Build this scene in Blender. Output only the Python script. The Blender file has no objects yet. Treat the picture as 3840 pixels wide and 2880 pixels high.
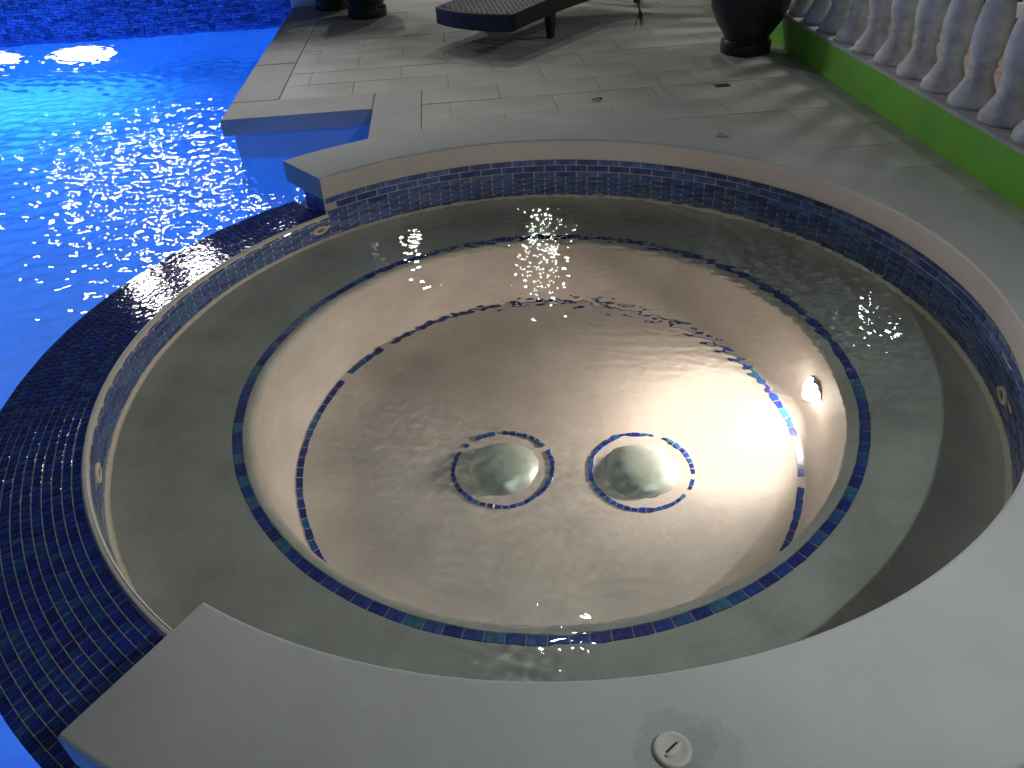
import bpy, math, random
import numpy as np
from mathutils import Matrix, Vector
from mathutils.geometry import tessellate_polygon

random.seed(7)
rng = np.random.default_rng(11)
R = math.radians
S = bpy.context.scene
COL = S.collection

# ------------------------------------------------------------------ camera
CAM = Vector((-0.1295, -2.533, 1.45))
cd = bpy.data.cameras.new('camera')
cd.sensor_width = 36.0
cd.lens = 27.774
cd.clip_start = 0.05
cd.clip_end = 500.0
camo = bpy.data.objects.new('camera', cd)
fw = Vector((0.0, 0.8051773, -0.59303416))
rt = Vector((0.99824699, -0.03509918, -0.04765503))
up = Vector((0.05918576, 0.59199456, 0.80376581))
camo.matrix_world = Matrix(((rt.x, up.x, -fw.x, CAM.x), (rt.y, up.y, -fw.y, CAM.y), (rt.z, up.z, -fw.z, CAM.z), (0, 0, 0, 1)))
COL.objects.link(camo)
S.camera = camo

# ------------------------------------------------------------------ world, high lamp stand-in, exposure
SUN_EL, SUN_AZ = R(54.5), R(5)          # azimuth from +y towards +x
w = bpy.data.worlds.new('World')
S.world = w
w.use_nodes = True
nt = w.node_tree
sky = nt.nodes.new('ShaderNodeTexSky')
sky.sky_type = 'NISHITA'
sky.sun_disc = False
sky.sun_elevation = SUN_EL
sky.sun_rotation = SUN_AZ
hs = nt.nodes.new('ShaderNodeHueSaturation')      # town glow: a greyer night sky
hs.inputs['Saturation'].default_value = 0.45
nt.links.new(sky.outputs[0], hs.inputs['Color'])
nt.links.new(hs.outputs[0], nt.nodes['Background'].inputs[0])
nt.nodes['Background'].inputs[1].default_value = 0.0118
sd = bpy.data.lights.new('high_lamp_sun', 'SUN')  # sun standing in for a high lamp above the lounger
sd.energy = 0.16
sd.angle = R(1.4)
sd.color = (0.96, 1.0, 0.93)
so = bpy.data.objects.new('high_lamp_sun', sd)
sv = Vector((math.sin(SUN_AZ) * math.cos(SUN_EL), math.cos(SUN_AZ) * math.cos(SUN_EL), math.sin(SUN_EL)))
so.rotation_euler = (-sv).to_track_quat('-Z', 'Y').to_euler()
so.location = (0, 0, 12)
COL.objects.link(so)
S.view_settings.view_transform = 'Standard'
S.view_settings.look = 'None'
S.view_settings.exposure = 0.12
S.view_settings.gamma = 1.0
S.cycles.use_denoising = True
S.cycles.max_bounces = 12
S.cycles.transmission_bounces = 8
S.cycles.diffuse_bounces = 4
S.cycles.sample_clamp_indirect = 6.0

# ------------------------------------------------------------------ helpers
WM = {}
TH = R(3.2)
CT, ST = math.cos(TH), math.sin(TH)
def D(x, y):                       # deck frame (aligned with pool edge and balustrade) to world
    return (x * CT - y * ST, x * ST + y * CT)

def link(o, parent=None, M=None):
    M = M or Matrix.Identity(4)
    WM[o] = M
    COL.objects.link(o)
    if parent is not None:
        o.parent = parent
        o.matrix_basis = WM[parent].inverted() @ M
    else:
        o.matrix_basis = M
    return o

def tag(o, label=None, cat=None, group=None, kind=None):
    if label: o['label'] = label
    if cat: o['category'] = cat
    if group: o['group'] = group
    if kind: o['kind'] = kind
    return o

def empty(name, loc, label=None, cat=None, group=None, rz=0.0):
    o = bpy.data.objects.new(name, None)
    o.empty_display_size = 0.1
    link(o, None, Matrix.Translation(loc) @ Matrix.Rotation(rz, 4, 'Z'))
    return tag(o, label, cat, group)

def mk(name, verts, faces, mat=None, smooth=False):
    m = bpy.data.meshes.new(name)
    m.from_pydata([tuple(v) for v in verts], [], [tuple(f) for f in faces])
    if mat: m.materials.append(mat)
    if smooth:
        m.polygons.foreach_set('use_smooth', [True] * len(m.polygons))
    m.update()
    return m

def ob(name, mesh, parent=None, M=None):
    return link(bpy.data.objects.new(name, mesh), parent, M)

class MB:
    """collects shapes for one mesh object"""
    def __init__(s): s.v = []; s.f = []
    def add(s, vs, fs, M=None):
        o = len(s.v)
        s.v += [tuple(M @ Vector(v)) if M else tuple(v) for v in vs]
        s.f += [tuple(i + o for i in f) for f in fs]
    def box(s, x0, x1, y0, y1, z0, z1, M=None, ch=0.0):
        vs, fs = cbox(x0, x1, y0, y1, z0, z1, ch)
        s.add(vs, fs, M)
    def tube(s, pts, rad, n=8):
        pts = [Vector(p) for p in pts]
        rad = rad if isinstance(rad, (list, tuple)) else [rad] * len(pts)
        vs = []; fs = []
        for i, p in enumerate(pts):
            t = (pts[min(i + 1, len(pts) - 1)] - pts[max(i - 1, 0)]).normalized()
            a = t.orthogonal().normalized() if i == 0 else (a - t * a.dot(t)).normalized()
            b = t.cross(a)
            for k in range(n):
                an = 2 * math.pi * k / n
                vs.append(p + (a * math.cos(an) + b * math.sin(an)) * rad[i])
        for i in range(len(pts) - 1):
            for k in range(n):
                k2 = (k + 1) % n
                fs.append((i * n + k, i * n + k2, (i + 1) * n + k2, (i + 1) * n + k))
        fs.append(tuple(range(n))[::-1]); fs.append(tuple((len(pts) - 1) * n + k for k in range(n)))
        s.add(vs, fs)
    def obj(s, name, mat, parent=None, smooth=False, M=None, auto=None):
        m = mk(name, s.v, s.f, mat, smooth)
        if auto: m.set_sharp_from_angle(angle=R(auto))
        return ob(name, m, parent, M)

def cbox(x0, x1, y0, y1, z0, z1, ch=0.0):
    """box whose upper (z1) edges are chamfered by ch"""
    c = ch
    if c <= 0:
        vs = [(x0, y0, z0), (x1, y0, z0), (x1, y1, z0), (x0, y1, z0), (x0, y0, z1), (x1, y0, z1), (x1, y1, z1), (x0, y1, z1)]
        return vs, [(3, 2, 1, 0), (4, 5, 6, 7), (0, 1, 5, 4), (1, 2, 6, 5), (2, 3, 7, 6), (3, 0, 4, 7)]
    vs = [(x0, y0, z0), (x1, y0, z0), (x1, y1, z0), (x0, y1, z0),
          (x0, y0, z1 - c), (x1, y0, z1 - c), (x1, y1, z1 - c), (x0, y1, z1 - c),
          (x0 + c, y0 + c, z1), (x1 - c, y0 + c, z1), (x1 - c, y1 - c, z1), (x0 + c, y1 - c, z1)]
    return vs, [(3, 2, 1, 0), (8, 9, 10, 11), (0, 1, 5, 4), (1, 2, 6, 5), (2, 3, 7, 6), (3, 0, 4, 7),
                (4, 5, 9, 8), (5, 6, 10, 9), (6, 7, 11, 10), (7, 4, 8, 11)]

def revolve(prof, a0=0.0, a1=360.0, n=192, closed_prof=False, caps=False):
    """prof: list of (r, z); angles in degrees"""
    full = abs(a1 - a0) >= 359.9
    cnt = n if full else n + 1
    m = len(prof)
    vs = []
    for i in range(cnt):
        a = R(a0 + (a1 - a0) * i / n)
        for r, z in prof: vs.append((r * math.cos(a), r * math.sin(a), z))
    fs = []
    for i in range(n):
        j = (i + 1) % cnt
        for k in range(m if closed_prof else m - 1):
            l = (k + 1) % m
            fs.append((i * m + k, j * m + k, j * m + l, i * m + l))
    if caps and not full:
        fs.append(tuple(range(m))); fs.append(tuple((cnt - 1) * m + k for k in range(m))[::-1])
    return vs, fs

def basis(o, x, y, z):
    return Matrix(((x[0], y[0], z[0], o[0]), (x[1], y[1], z[1], o[1]), (x[2], y[2], z[2], o[2]), (0, 0, 0, 1)))

def pix(p):                       # size-ordering helper: distance to the lens
    return (Vector(p) - CAM).length

# ------------------------------------------------------------------ materials
def mat(name, col, rough=0.6, var=0.0, vscale=6.0, bump=0.0, bscale=60.0, spec=0.5, coat=0.0, col2=None, detail=4.0, speck=0.0, metallic=0.0):
    m = bpy.data.materials.new(name); m.use_nodes = True
    n = m.node_tree.nodes; l = m.node_tree.links
    b = n['Principled BSDF']
    b.inputs['Base Color'].default_value = (*col, 1)
    b.inputs['Roughness'].default_value = rough
    b.inputs['Specular IOR Level'].default_value = spec
    b.inputs['Metallic'].default_value = metallic
    b.inputs['Coat Weight'].default_value = coat
    b.inputs['Coat Roughness'].default_value = 0.06
    tc = n.new('ShaderNodeTexCoord')
    if var > 0 or col2:
        t = n.new('ShaderNodeTexNoise'); t.inputs['Scale'].default_value = vscale; t.inputs['Detail'].default_value = detail
        t.inputs['Roughness'].default_value = 0.62
        l.new(tc.outputs['Object'], t.inputs['Vector'])
        cr = n.new('ShaderNodeValToRGB')
        c2 = col2 or tuple(c * (1 - var) for c in col)
        cr.color_ramp.elements[0].position = 0.32; cr.color_ramp.elements[1].position = 0.68
        cr.color_ramp.elements[0].color = (*c2, 1); cr.color_ramp.elements[1].color = (*col, 1)
        l.new(t.outputs['Fac'], cr.inputs['Fac'])
        out = cr.outputs['Color']
        if speck > 0:
            t2 = n.new('ShaderNodeTexNoise'); t2.inputs['Scale'].default_value = 240; t2.inputs['Detail'].default_value = 2
            l.new(tc.outputs['Object'], t2.inputs['Vector'])
            mr = n.new('ShaderNodeMapRange'); mr.inputs[1].default_value = 0.3; mr.inputs[2].default_value = 0.7
            mr.inputs[3].default_value = 1 - speck; mr.inputs[4].default_value = 1 + speck * 0.5
            l.new(t2.outputs['Fac'], mr.inputs[0])
            mx = n.new('ShaderNodeMix'); mx.data_type = 'RGBA'; mx.blend_type = 'MULTIPLY'; mx.inputs[0].default_value = 1
            l.new(out, mx.inputs[6]); l.new(mr.outputs[0], mx.inputs[7]); out = mx.outputs[2]
        l.new(out, b.inputs['Base Color'])
    if bump > 0:
        t = n.new('ShaderNodeTexNoise'); t.inputs['Scale'].default_value = bscale; t.inputs['Detail'].default_value = 5
        l.new(tc.outputs['Object'], t.inputs['Vector'])
        bp = n.new('ShaderNodeBump'); bp.inputs['Strength'].default_value = 0.6; bp.inputs['Distance'].default_value = bump
        l.new(t.outputs['Fac'], bp.inputs['Height']); l.new(bp.outputs['Normal'], b.inputs['Normal'])
    return m

def tile_mat(name, stops, rough=0.12, island=False, wet=0.0):
    m = bpy.data.materials.new(name); m.use_nodes = True
    n = m.node_tree.nodes; l = m.node_tree.links
    b = n['Principled BSDF']
    if island:
        g = n.new('ShaderNodeNewGeometry'); src = g.outputs['Random Per Island']
    else:
        g = n.new('ShaderNodeObjectInfo'); src = g.outputs['Random']
    cr = n.new('ShaderNodeValToRGB'); cr.color_ramp.interpolation = 'CONSTANT'
    e = cr.color_ramp.elements
    e[0].position = stops[0][0]; e[0].color = (*stops[0][1], 1)
    e[1].position = stops[1][0]; e[1].color = (*stops[1][1], 1)
    for p, c in stops[2:]:
        x = e.new(p); x.color = (*c, 1)
    l.new(src, cr.inputs['Fac'])
    tc = n.new('ShaderNodeTexCoord')
    t = n.new('ShaderNodeTexNoise'); t.inputs['Scale'].default_value = 55; t.inputs['Detail'].default_value = 3
    l.new(tc.outputs['Object'], t.inputs['Vector'])
    mr = n.new('ShaderNodeMapRange'); mr.inputs[1].default_value = 0.3; mr.inputs[2].default_value = 0.7
    mr.inputs[3].default_value = 0.6; mr.inputs[4].default_value = 1.5
    l.new(t.outputs['Fac'], mr.inputs[0])
    mx = n.new('ShaderNodeMix'); mx.data_type = 'RGBA'; mx.blend_type = 'MULTIPLY'; mx.inputs[0].default_value = 1
    l.new(cr.outputs['Color'], mx.inputs[6]); l.new(mr.outputs[0], mx.inputs[7])
    l.new(mx.outputs[2], b.inputs['Base Color'])
    b.inputs['Roughness'].default_value = rough
    if wet > 0:
        t3 = n.new('ShaderNodeTexNoise'); t3.inputs['Scale'].default_value = 32; t3.inputs['Detail'].default_value = 3
        g3 = n.new('ShaderNodeNewGeometry')
        l.new(g3.outputs['Position'], t3.inputs['Vector'])
        bp = n.new('ShaderNodeBump'); bp.inputs['Strength'].default_value = 0.5; bp.inputs['Distance'].default_value = wet
        l.new(t3.outputs['Fac'], bp.inputs['Height']); l.new(bp.outputs['Normal'], b.inputs['Normal'])
    return m

def emit(name, col, strength):
    m = bpy.data.materials.new(name); m.use_nodes = True
    n = m.node_tree.nodes; n.remove(n['Principled BSDF'])
    e = n.new('ShaderNodeEmission'); e.inputs[0].default_value = (*col, 1); e.inputs[1].default_value = strength
    m.node_tree.links.new(e.outputs[0], n['Material Output'].inputs[0])
    return m

def water_mat(name, tint):
    m = bpy.data.materials.new(name); m.use_nodes = True
    n = m.node_tree.nodes; n.remove(n['Principled BSDF'])
    g = n.new('ShaderNodeBsdfGlass'); g.inputs['IOR'].default_value = 1.333; g.inputs['Roughness'].default_value = 0.0
    g.inputs['Color'].default_value = (*tint, 1)
    m.node_tree.links.new(g.outputs[0], n['Material Output'].inputs[0])
    return m

M_cope = mat('coping_render', (0.48, 0.49, 0.46), 0.75, var=0.16, vscale=2.2, bump=0.0012, bscale=170, speck=0.12)
def damp(m, spots):
    n = m.node_tree.nodes; l = m.node_tree.links; b = n['Principled BSDF']
    src = b.inputs['Base Color'].links[0].from_socket
    g = n.new('ShaderNodeNewGeometry')
    tn = n.new('ShaderNodeTexNoise'); tn.inputs['Scale'].default_value = 22; tn.inputs['Detail'].default_value = 5
    l.new(g.outputs['Position'], tn.inputs['Vector'])
    for x, y, r, k in spots:
        d = n.new('ShaderNodeVectorMath'); d.operation = 'DISTANCE'; d.inputs[1].default_value = (x, y, 0)
        l.new(g.outputs['Position'], d.inputs[0])
        ad = n.new('ShaderNodeMath'); ad.operation = 'MULTIPLY_ADD'; ad.inputs[1].default_value = r * 1.1
        l.new(tn.outputs['Fac'], ad.inputs[0]); l.new(d.outputs['Value'], ad.inputs[2])
        mr = n.new('ShaderNodeMapRange'); mr.inputs[1].default_value = r * 1.45; mr.inputs[2].default_value = r * 1.62; mr.inputs[3].default_value = k; mr.inputs[4].default_value = 1.0
        l.new(ad.outputs[0], mr.inputs[0])
        mx = n.new('ShaderNodeMix'); mx.data_type = 'RGBA'; mx.blend_type = 'MULTIPLY'; mx.inputs[0].default_value = 1
        l.new(src, mx.inputs[6]); l.new(mr.outputs[0], mx.inputs[7]); src = mx.outputs[2]
    l.new(src, b.inputs['Base Color'])
M_ring = mat('ring_render', (0.42, 0.435, 0.415), 0.75, var=0.20, vscale=1.5, bump=0.0004, bscale=190, speck=0.12)
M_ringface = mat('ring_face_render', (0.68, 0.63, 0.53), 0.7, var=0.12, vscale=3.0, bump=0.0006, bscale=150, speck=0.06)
damp(M_ring, [(0.136, -1.745, 0.075, 0.86), (0.205, -1.755, 0.060, 0.90)])
M_plaster = mat('spa_plaster', (0.51, 0.474, 0.43), 0.7, var=0.26, vscale=3.2, bump=0.0015, bscale=34, speck=0.10, detail=7.0)
M_benchp = mat('bench_plaster', (0.46, 0.462, 0.41), 0.75, var=0.34, vscale=3.0, bump=0.002, bscale=60, speck=0.12, detail=7.0)
M_grout = mat('grout', (0.62, 0.59, 0.54), 0.85, var=0.2, vscale=30, bump=0.001, bscale=200)
M_groutdark = mat('ledge_grout', (0.52, 0.49, 0.46), 0.8, var=0.3, vscale=30, bump=0.001, bscale=200)
M_deck = mat('deck_tile', (0.46, 0.45, 0.405), 0.6, var=0.24, vscale=1.6, bump=0.0012, bscale=120, speck=0.08, col2=(0.33, 0.33, 0.30))
M_deckjoint = mat('deck_joint', (0.36, 0.355, 0.32), 0.9, var=0.2)
M_poolpl = mat('pool_plaster', (0.36, 0.58, 0.80), 0.6, var=0.12, vscale=2.0)
M_green = mat('green_paint', (0.19, 0.58, 0.04), 0.6, var=0.22, vscale=3.0, bump=0.004, bscale=60, speck=0.1)
M_green2 = mat('lime_paint', (0.20, 0.60, 0.03), 0.6, var=0.1, vscale=3.0)
M_curb = mat('kerb_concrete', (0.55, 0.56, 0.54), 0.85, var=0.3, vscale=7.0, bump=0.003, bscale=80)
M_bal = mat('baluster_plaster', (0.84, 0.83, 0.78), 0.85, var=0.38, vscale=11.0, bump=0.009, bscale=38, speck=0.15)
M_pot = mat('dark_glaze', (0.022, 0.020, 0.021), 0.42, var=0.35, vscale=9.0, bump=0.002, bscale=40)
M_wicker = mat('dark_wicker', (0.045, 0.048, 0.056), 0.45, var=0.4, vscale=30.0)
M_wframe = mat('wicker_frame', (0.016, 0.016, 0.019), 0.5, var=0.4, vscale=40.0, bump=0.002, bscale=90)
M_white = mat('white_paint', (0.74, 0.74, 0.72), 0.5, var=0.12, vscale=6.0, bump=0.001)
M_plastic = mat('ivory_plastic', (0.48, 0.48, 0.40), 0.45, var=0.12, vscale=20.0, bump=0.001)
M_fit = mat('ivory_fitting', (0.72, 0.66, 0.54), 0.4, var=0.15, vscale=40)
M_fitdark = mat('fitting_throat', (0.30, 0.22, 0.15), 0.5, var=0.3, vscale=40)
M_dome = mat('drain_cover_steel', (0.46, 0.54, 0.48), 0.33, var=0.15, vscale=15, metallic=0.45)
M_darkhole = mat('dark_slot', (0.02, 0.02, 0.02), 0.8, var=0.2)
M_metal = mat('steel', (0.45, 0.45, 0.44), 0.3, var=0.1, metallic=1.0)
M_black = mat('black_metal', (0.02, 0.02, 0.02), 0.5, var=0.2)
M_leaf = mat('palm_leaf', (0.05, 0.09, 0.025), 0.5, var=0.4, vscale=8)
M_dry = mat('dry_leaf', (0.16, 0.085, 0.035), 0.7, var=0.4, vscale=14)
M_pave = mat('pink_paving', (0.40, 0.30, 0.27), 0.7, var=0.35, vscale=4, bump=0.004, bscale=20)
M_soil = mat('soil', (0.03, 0.022, 0.016), 0.9, var=0.3)
M_glassdark = mat('dark_glass', (0.05, 0.04, 0.025), 0.1, var=0.3, vscale=2)
NAVY = [(0.0, (0.0096, 0.0216, 0.15)), (0.22, (0.0132, 0.0312, 0.204)), (0.52, (0.012, 0.0432, 0.168)), (0.72, (0.012, 0.0216, 0.12)), (0.88, (0.0216, 0.06, 0.18))]
BLUES = [(0.0, (0.063, 0.098, 0.266)), (0.2, (0.077, 0.133, 0.364)), (0.45, (0.084, 0.154, 0.336)), (0.62, (0.049, 0.077, 0.224)), (0.8, (0.07, 0.154, 0.294)), (0.93, (0.126, 0.168, 0.28))]
STRIP = [(0.0, (0.010, 0.022, 0.19)), (0.25, (0.014, 0.045, 0.25)), (0.5, (0.02, 0.08, 0.24)), (0.65, (0.010, 0.026, 0.15)), (0.82, (0.03, 0.13, 0.22)), (0.94, (0.03, 0.03, 0.18))]
M_navy = tile_mat('navy_glass_tile', NAVY, 0.07, wet=0.0035)
M_navyI = tile_mat('navy_glass_tiles', NAVY, 0.07, island=True, wet=0.0035)
for m_ in (M_navy, M_navyI): m_.node_tree.nodes['Principled BSDF'].inputs['Specular IOR Level'].default_value = 0.3
M_blue = tile_mat('blue_glass_tile', BLUES, 0.16)
M_blueI = tile_mat('blue_glass_tiles', BLUES, 0.16, island=True)
M_strip = tile_mat('strip_glass_tile', STRIP, 0.2)
MOS = [(0.0, (0.058, 0.087, 0.319)), (0.2, (0.1305, 0.203, 0.551)), (0.45, (0.087, 0.145, 0.435)), (0.6, (0.174, 0.2465, 0.609)), (0.8, (0.1015, 0.1595, 0.4785)), (0.93, (0.0362, 0.058, 0.2175))]
M_mosI = tile_mat('wall_mosaic', MOS, 0.3, island=True)
M_spawater = water_mat('spa_water', (0.955, 1.0, 0.98))
M_poolwater = water_mat('pool_water', (0.95, 0.98, 1.0))

# ------------------------------------------------------------------ dimensions
ZW = -0.212            # spa water
ZP = -0.262            # pool water
RI, RO = 1.593, 1.972  # coping ring
RWALL = 1.626          # tiled inner wall
A0, A1 = -123.0, 129.6 # coping runs from A0 through 0 to A1; the spillway fills the rest
ZB, ZF = -0.545, -1.09
PE, WF = -1.65, 2.03   # pool edge and balustrade face in the deck frame

# ------------------------------------------------------------------ pool basin (structure)
def poly_ring_pool():
    """basin wall outline in world coordinates, walked from the far wall to the near wall"""
    p = [D(PE + 0.05, 6.36), D(PE + 0.05, 2.41), D(-0.69, 2.41)]
    for k in range(41):
        a = R(112 + (248 - 112) * k / 40)
        p.append((1.84 * math.cos(a), 1.84 * math.sin(a)))
    p += [D(-0.69, -2.41), D(PE + 0.05, -2.41), D(PE + 0.05, -6.0)]
    return p
PW = poly_ring_pool()
ZBASE = -1.75
mb = MB()
vs = []; fs = []
for i, (x, y) in enumerate(PW):
    vs += [(x, y, -0.1 if math.hypot(x, y) > 1.86 else -0.5), (x, y, ZBASE)]
for i in range(len(PW) - 1):
    fs.append((2 * i, 2 * i + 2, 2 * i + 3, 2 * i + 1))
mb.add(vs, fs)
fl = [D(PE + 0.2, 6.6), D(-8.5, 6.6), D(-8.5, -6.2), D(0.2, -6.2), D(0.2, 6.6)]
mb.add([(x, y, ZBASE) for x, y in [D(0.4, 6.8), D(-8.7, 6.8), D(-8.7, -6.3), D(0.4, -6.3)]], [(0, 1, 2, 3)])
lw = [D(-7.2, 6.6), D(-7.2, -6.2)]
mb.add([(lw[0][0], lw[0][1], 0), (lw[0][0], lw[0][1], ZBASE), (lw[1][0], lw[1][1], ZBASE), (lw[1][0], lw[1][1], 0)], [(0, 1, 2, 3)])
nw = [D(-7.2, -6.0), D(PE + 0.05, -6.0)]
mb.add([(nw[0][0], nw[0][1], 0), (nw[0][0], nw[0][1], ZBASE), (nw[1][0], nw[1][1], ZBASE), (nw[1][0], nw[1][1], 0)], [(0, 1, 2, 3)])
tag(mb.obj('pool_basin', M_poolpl), kind='structure')

# ------------------------------------------------------------------ tiled wall at the far end of the pool
YW = 6.36
tw = empty('mosaic_wall', (*D(-4.3, YW), ZBASE), 'tall blue mosaic wall rising from the far end of the lit pool', 'wall')
MW = Matrix.Rotation(TH, 4, 'Z')
mb = MB(); mb.box(-7.3, -1.72, YW + 0.006, YW + 0.36, ZBASE, 1.35, MW)
mb.obj('wall_core', mat('wall_core_render', (0.20, 0.24, 0.38), 0.8, var=0.2), tw)
mb = MB()
row = 0
z = ZP - 0.16
while z < 1.33:
    x = -7.3 + (0.06 if row % 2 else 0) - random.random() * 0.02
    while x < -1.73:
        wdt = random.choice((0.05, 0.062, 0.074, 0.04))
        hh = 0.024
        d = random.uniform(-0.006, 0.010)
        x1 = min(x + wdt, -1.72)
        if x1 - x > 0.02 and x > -7.29:
            vs, fs = cbox(x + 0.003, x1 - 0.003, YW - 0.010 - d, YW + 0.008, z, z + hh - 0.002)
            mb.add(vs, fs, MW)
        x = x1
        if x1 >= -1.721: break
    row += 1
    z += 0.0265
tag(mb.obj('mosaic_tiles', M_mosI, tw), kind='stuff')
mb = MB(); mb.box(-7.3, -1.60, YW - 0.028, YW + 0.004, ZBASE, ZP - 0.165, MW)
mb.obj('submerged_render', M_poolpl, tw)
mb = MB(); mb.box(-7.3, -1.69, YW - 0.05, YW + 0.42, 1.352, 1.42, MW, 0.008)
mb.obj('wall_cap', M_cope, tw)
# thin streaks of scale left by trickling water
mb = MB()
for xs, z0, z1 in ((-3.42, -0.2, 0.9), (-3.86, -0.1, 0.8), (-4.5, -0.05, 0.9), (-2.86, -0.22, 0.5)):
    for k in range(16):
        zz = z0 + (z1 - z0) * k / 16
        a = xs + 0.01 * math.sin(k * 1.7 + xs)
        mb.box(a - 0.005, a + 0.004 + random.random() * 0.008, YW - 0.024, YW - 0.019, zz, zz + (z1 - z0) / 16 * random.uniform(0.4, 0.95), MW)
mb.obj('lime_streak', mat('lime_scale', (0.20, 0.26, 0.50), 0.5, var=0.3), tw)

# ------------------------------------------------------------------ deck
deck = tag(bpy.data.objects.new('deck', None), kind='structure')
link(deck)
outl = [D(PE + 0.3, 9.0), D(PE + 0.3, 2.7), D(-0.44, 2.7)]
pts = []
for k in range(61):
    a = R(107 - (107 + 107) * k / 60)
    pts.append((1.90 * math.cos(a), 1.90 * math.sin(a)))
outl += pts + [D(-0.44, -2.7), D(PE + 0.3, -2.7), D(PE + 0.3, -7), D(2.3, -7), D(2.3, 9.0)]
tri = tessellate_polygon([[Vector((x, y, 0)) for x, y in outl]])
ob('deck_bed', mk('deck_bed', [(x, y, -0.012) for x, y in outl], [t for t in tri], M_deckjoint), deck)

def clip(poly, nx, ny, d):          # keep nx*x+ny*y >= d
    out = []
    for i in range(len(poly)):
        a, b = poly[i], poly[(i + 1) % len(poly)]
        da, db = nx * a[0] + ny * a[1] - d, nx * b[0] + ny * b[1] - d
        if da >= 0: out.append(a)
        if da * db < 0:
            t = da / (da - db); out.append((a[0] + t * (b[0] - a[0]), a[1] + t * (b[1] - a[1])))
    return out

def slab(name, poly, z0, z1, m, parent, ch=0.003):
    """prism of a convex polygon with a small chamfer at its top edge"""
    cx = sum(p[0] for p in poly) / len(poly); cy = sum(p[1] for p in poly) / len(poly)
    n = len(poly)
    ins = []
    for x, y in poly:
        dx, dy = cx - x, cy - y
        L = math.hypot(dx, dy)
        ins.append((x + dx / L * ch * 1.4, y + dy / L * ch * 1.4))
    vs = [(x, y, z0) for x, y in poly] + [(x, y, z1 - ch) for x, y in poly] + [(x, y, z1) for x, y in ins]
    fs = [tuple(range(n))[::-1], tuple(range(2 * n, 3 * n))]
    for i in range(n):
        j = (i + 1) % n
        fs += [(i, j, n + j, n + i), (n + i, n + j, 2 * n + j, 2 * n + i)]
    vs = [(x - cx, y - cy, zz) for x, y, zz in vs]
    o = ob(name, mk(name, vs, fs, m), parent, Matrix.Translation((cx, cy, 0)))
    return o

def area(p):
    return 0.5 * abs(sum(p[i][0] * p[(i + 1) % len(p)][1] - p[(i + 1) % len(p)][0] * p[i][1] for i in range(len(p))))

TL, TW, GAP = 0.62, 0.306, 0.0020
for r in range(-16, 15):
    y0 = 2.688 + r * TW
    off = 0.04 if r % 2 else -0.27
    if y0 > 6.6: continue
    for c in range(-5, 5):
        x0 = off + c * TL
        x1, y1 = x0 + TL - GAP, y0 + TW - GAP
        lo = -1.352 if y0 > 2.6 else -0.442
        if x1 < lo + 0.02 or x0 > WF + 0.02: continue
        p = [(max(x0, lo), y0), (min(x1, WF + 0.05), y0), (min(x1, WF + 0.05), y1), (max(x0, lo), y1)]
        p = [D(*q) for q in p]
        cx = sum(q[0] for q in p) / 4; cy = sum(q[1] for q in p) / 4
        if cy < -1.2 and not (cy > -1.9 and cx > 1.0): continue
        if min(math.hypot(*q) for q in p) < 1.9:
            L = math.hypot(cx, cy)
            if L < 1.2: continue
            p = clip(p, cx / L, cy / L, 1.82)
        if len(p) < 3 or area(p) < 0.004: continue
        dz = random.uniform(-0.0012, 0.0008)
        slab('paving_tile', p, -0.02, -0.004 + dz, M_deck, deck, 0.002)
# pool coping slabs: a run along the pool, one across the notch, one back to the spa ring
def cslab(x0, x1, y0, y1):
    slab('coping_slab', [D(x0, y0), D(x1, y0), D(x1, y1), D(x0, y1)], -0.098, -0.001 + random.uniform(-0.001, 0), M_cope, deck, 0.006)
yy = 2.70
for L in (0.9, 0.92, 0.9, 0.94):
    cslab(PE, -1.356, yy + 0.0015, yy + L - 0.0015); yy += L
cslab(PE, -0.7425, 2.36, 2.6985)
cslab(-0.7395, -0.446, 1.72, 2.6985)
cslab(-0.7395, -0.446, -2.7, -1.72); cslab(PE, -0.7425, -2.7, -2.36)
for k in range(3): cslab(PE, -1.356, -3.6 - k * 0.9 + 0.0015, -2.7 - k * 0.9 - 0.0015)

# ------------------------------------------------------------------ the round spa
spa = empty('hot_tub', (0, 0, ZF), 'round sunken hot tub with grey coping, blue tile bands and lit floor', 'hot tub')
# coping ring with softly rounded edges
def rounded(r0, r1, z0, z1, e=0.012, n=4):
    p = []
    for cx, cz, a in ((r1 - e, z0 + e, -90), (r1 - e, z1 - e, 0), (r0 + e, z1 - e, 90), (r0 + e, z0 + e, 180)):
        for k in range(n + 1):
            an = R(a + 90 * k / n)
            p.append((cx + e * math.cos(an), cz + e * math.sin(an)))
    return p
vs, fs = revolve(rounded(RI, RO, -0.112, 0.0), A0, A1, 160, True, True)
m = mk('coping', vs, fs, M_ring, True); m.set_sharp_from_angle(angle=R(40))
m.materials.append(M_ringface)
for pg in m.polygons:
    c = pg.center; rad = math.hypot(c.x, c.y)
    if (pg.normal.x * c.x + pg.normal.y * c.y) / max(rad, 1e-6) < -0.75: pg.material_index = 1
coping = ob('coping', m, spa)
# raised wall ring under the coping
vs, fs = revolve([(RWALL, -0.1115), (1.83, -0.1115), (1.83, -0.6), (RWALL, -0.6)], A0 + 0.6, A1 - 0.6, 140, True, True)
ob('wall_ring', mk('wall_ring', vs, fs, M_grout), spa)
# inner wall all round (grout bed of the tile band)
vs, fs = revolve([(RWALL, -0.2), (RWALL, -0.478)], 0, 360, 192)
band = ob('tile_band', mk('tile_band', vs, fs, M_grout, True), spa)
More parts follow.
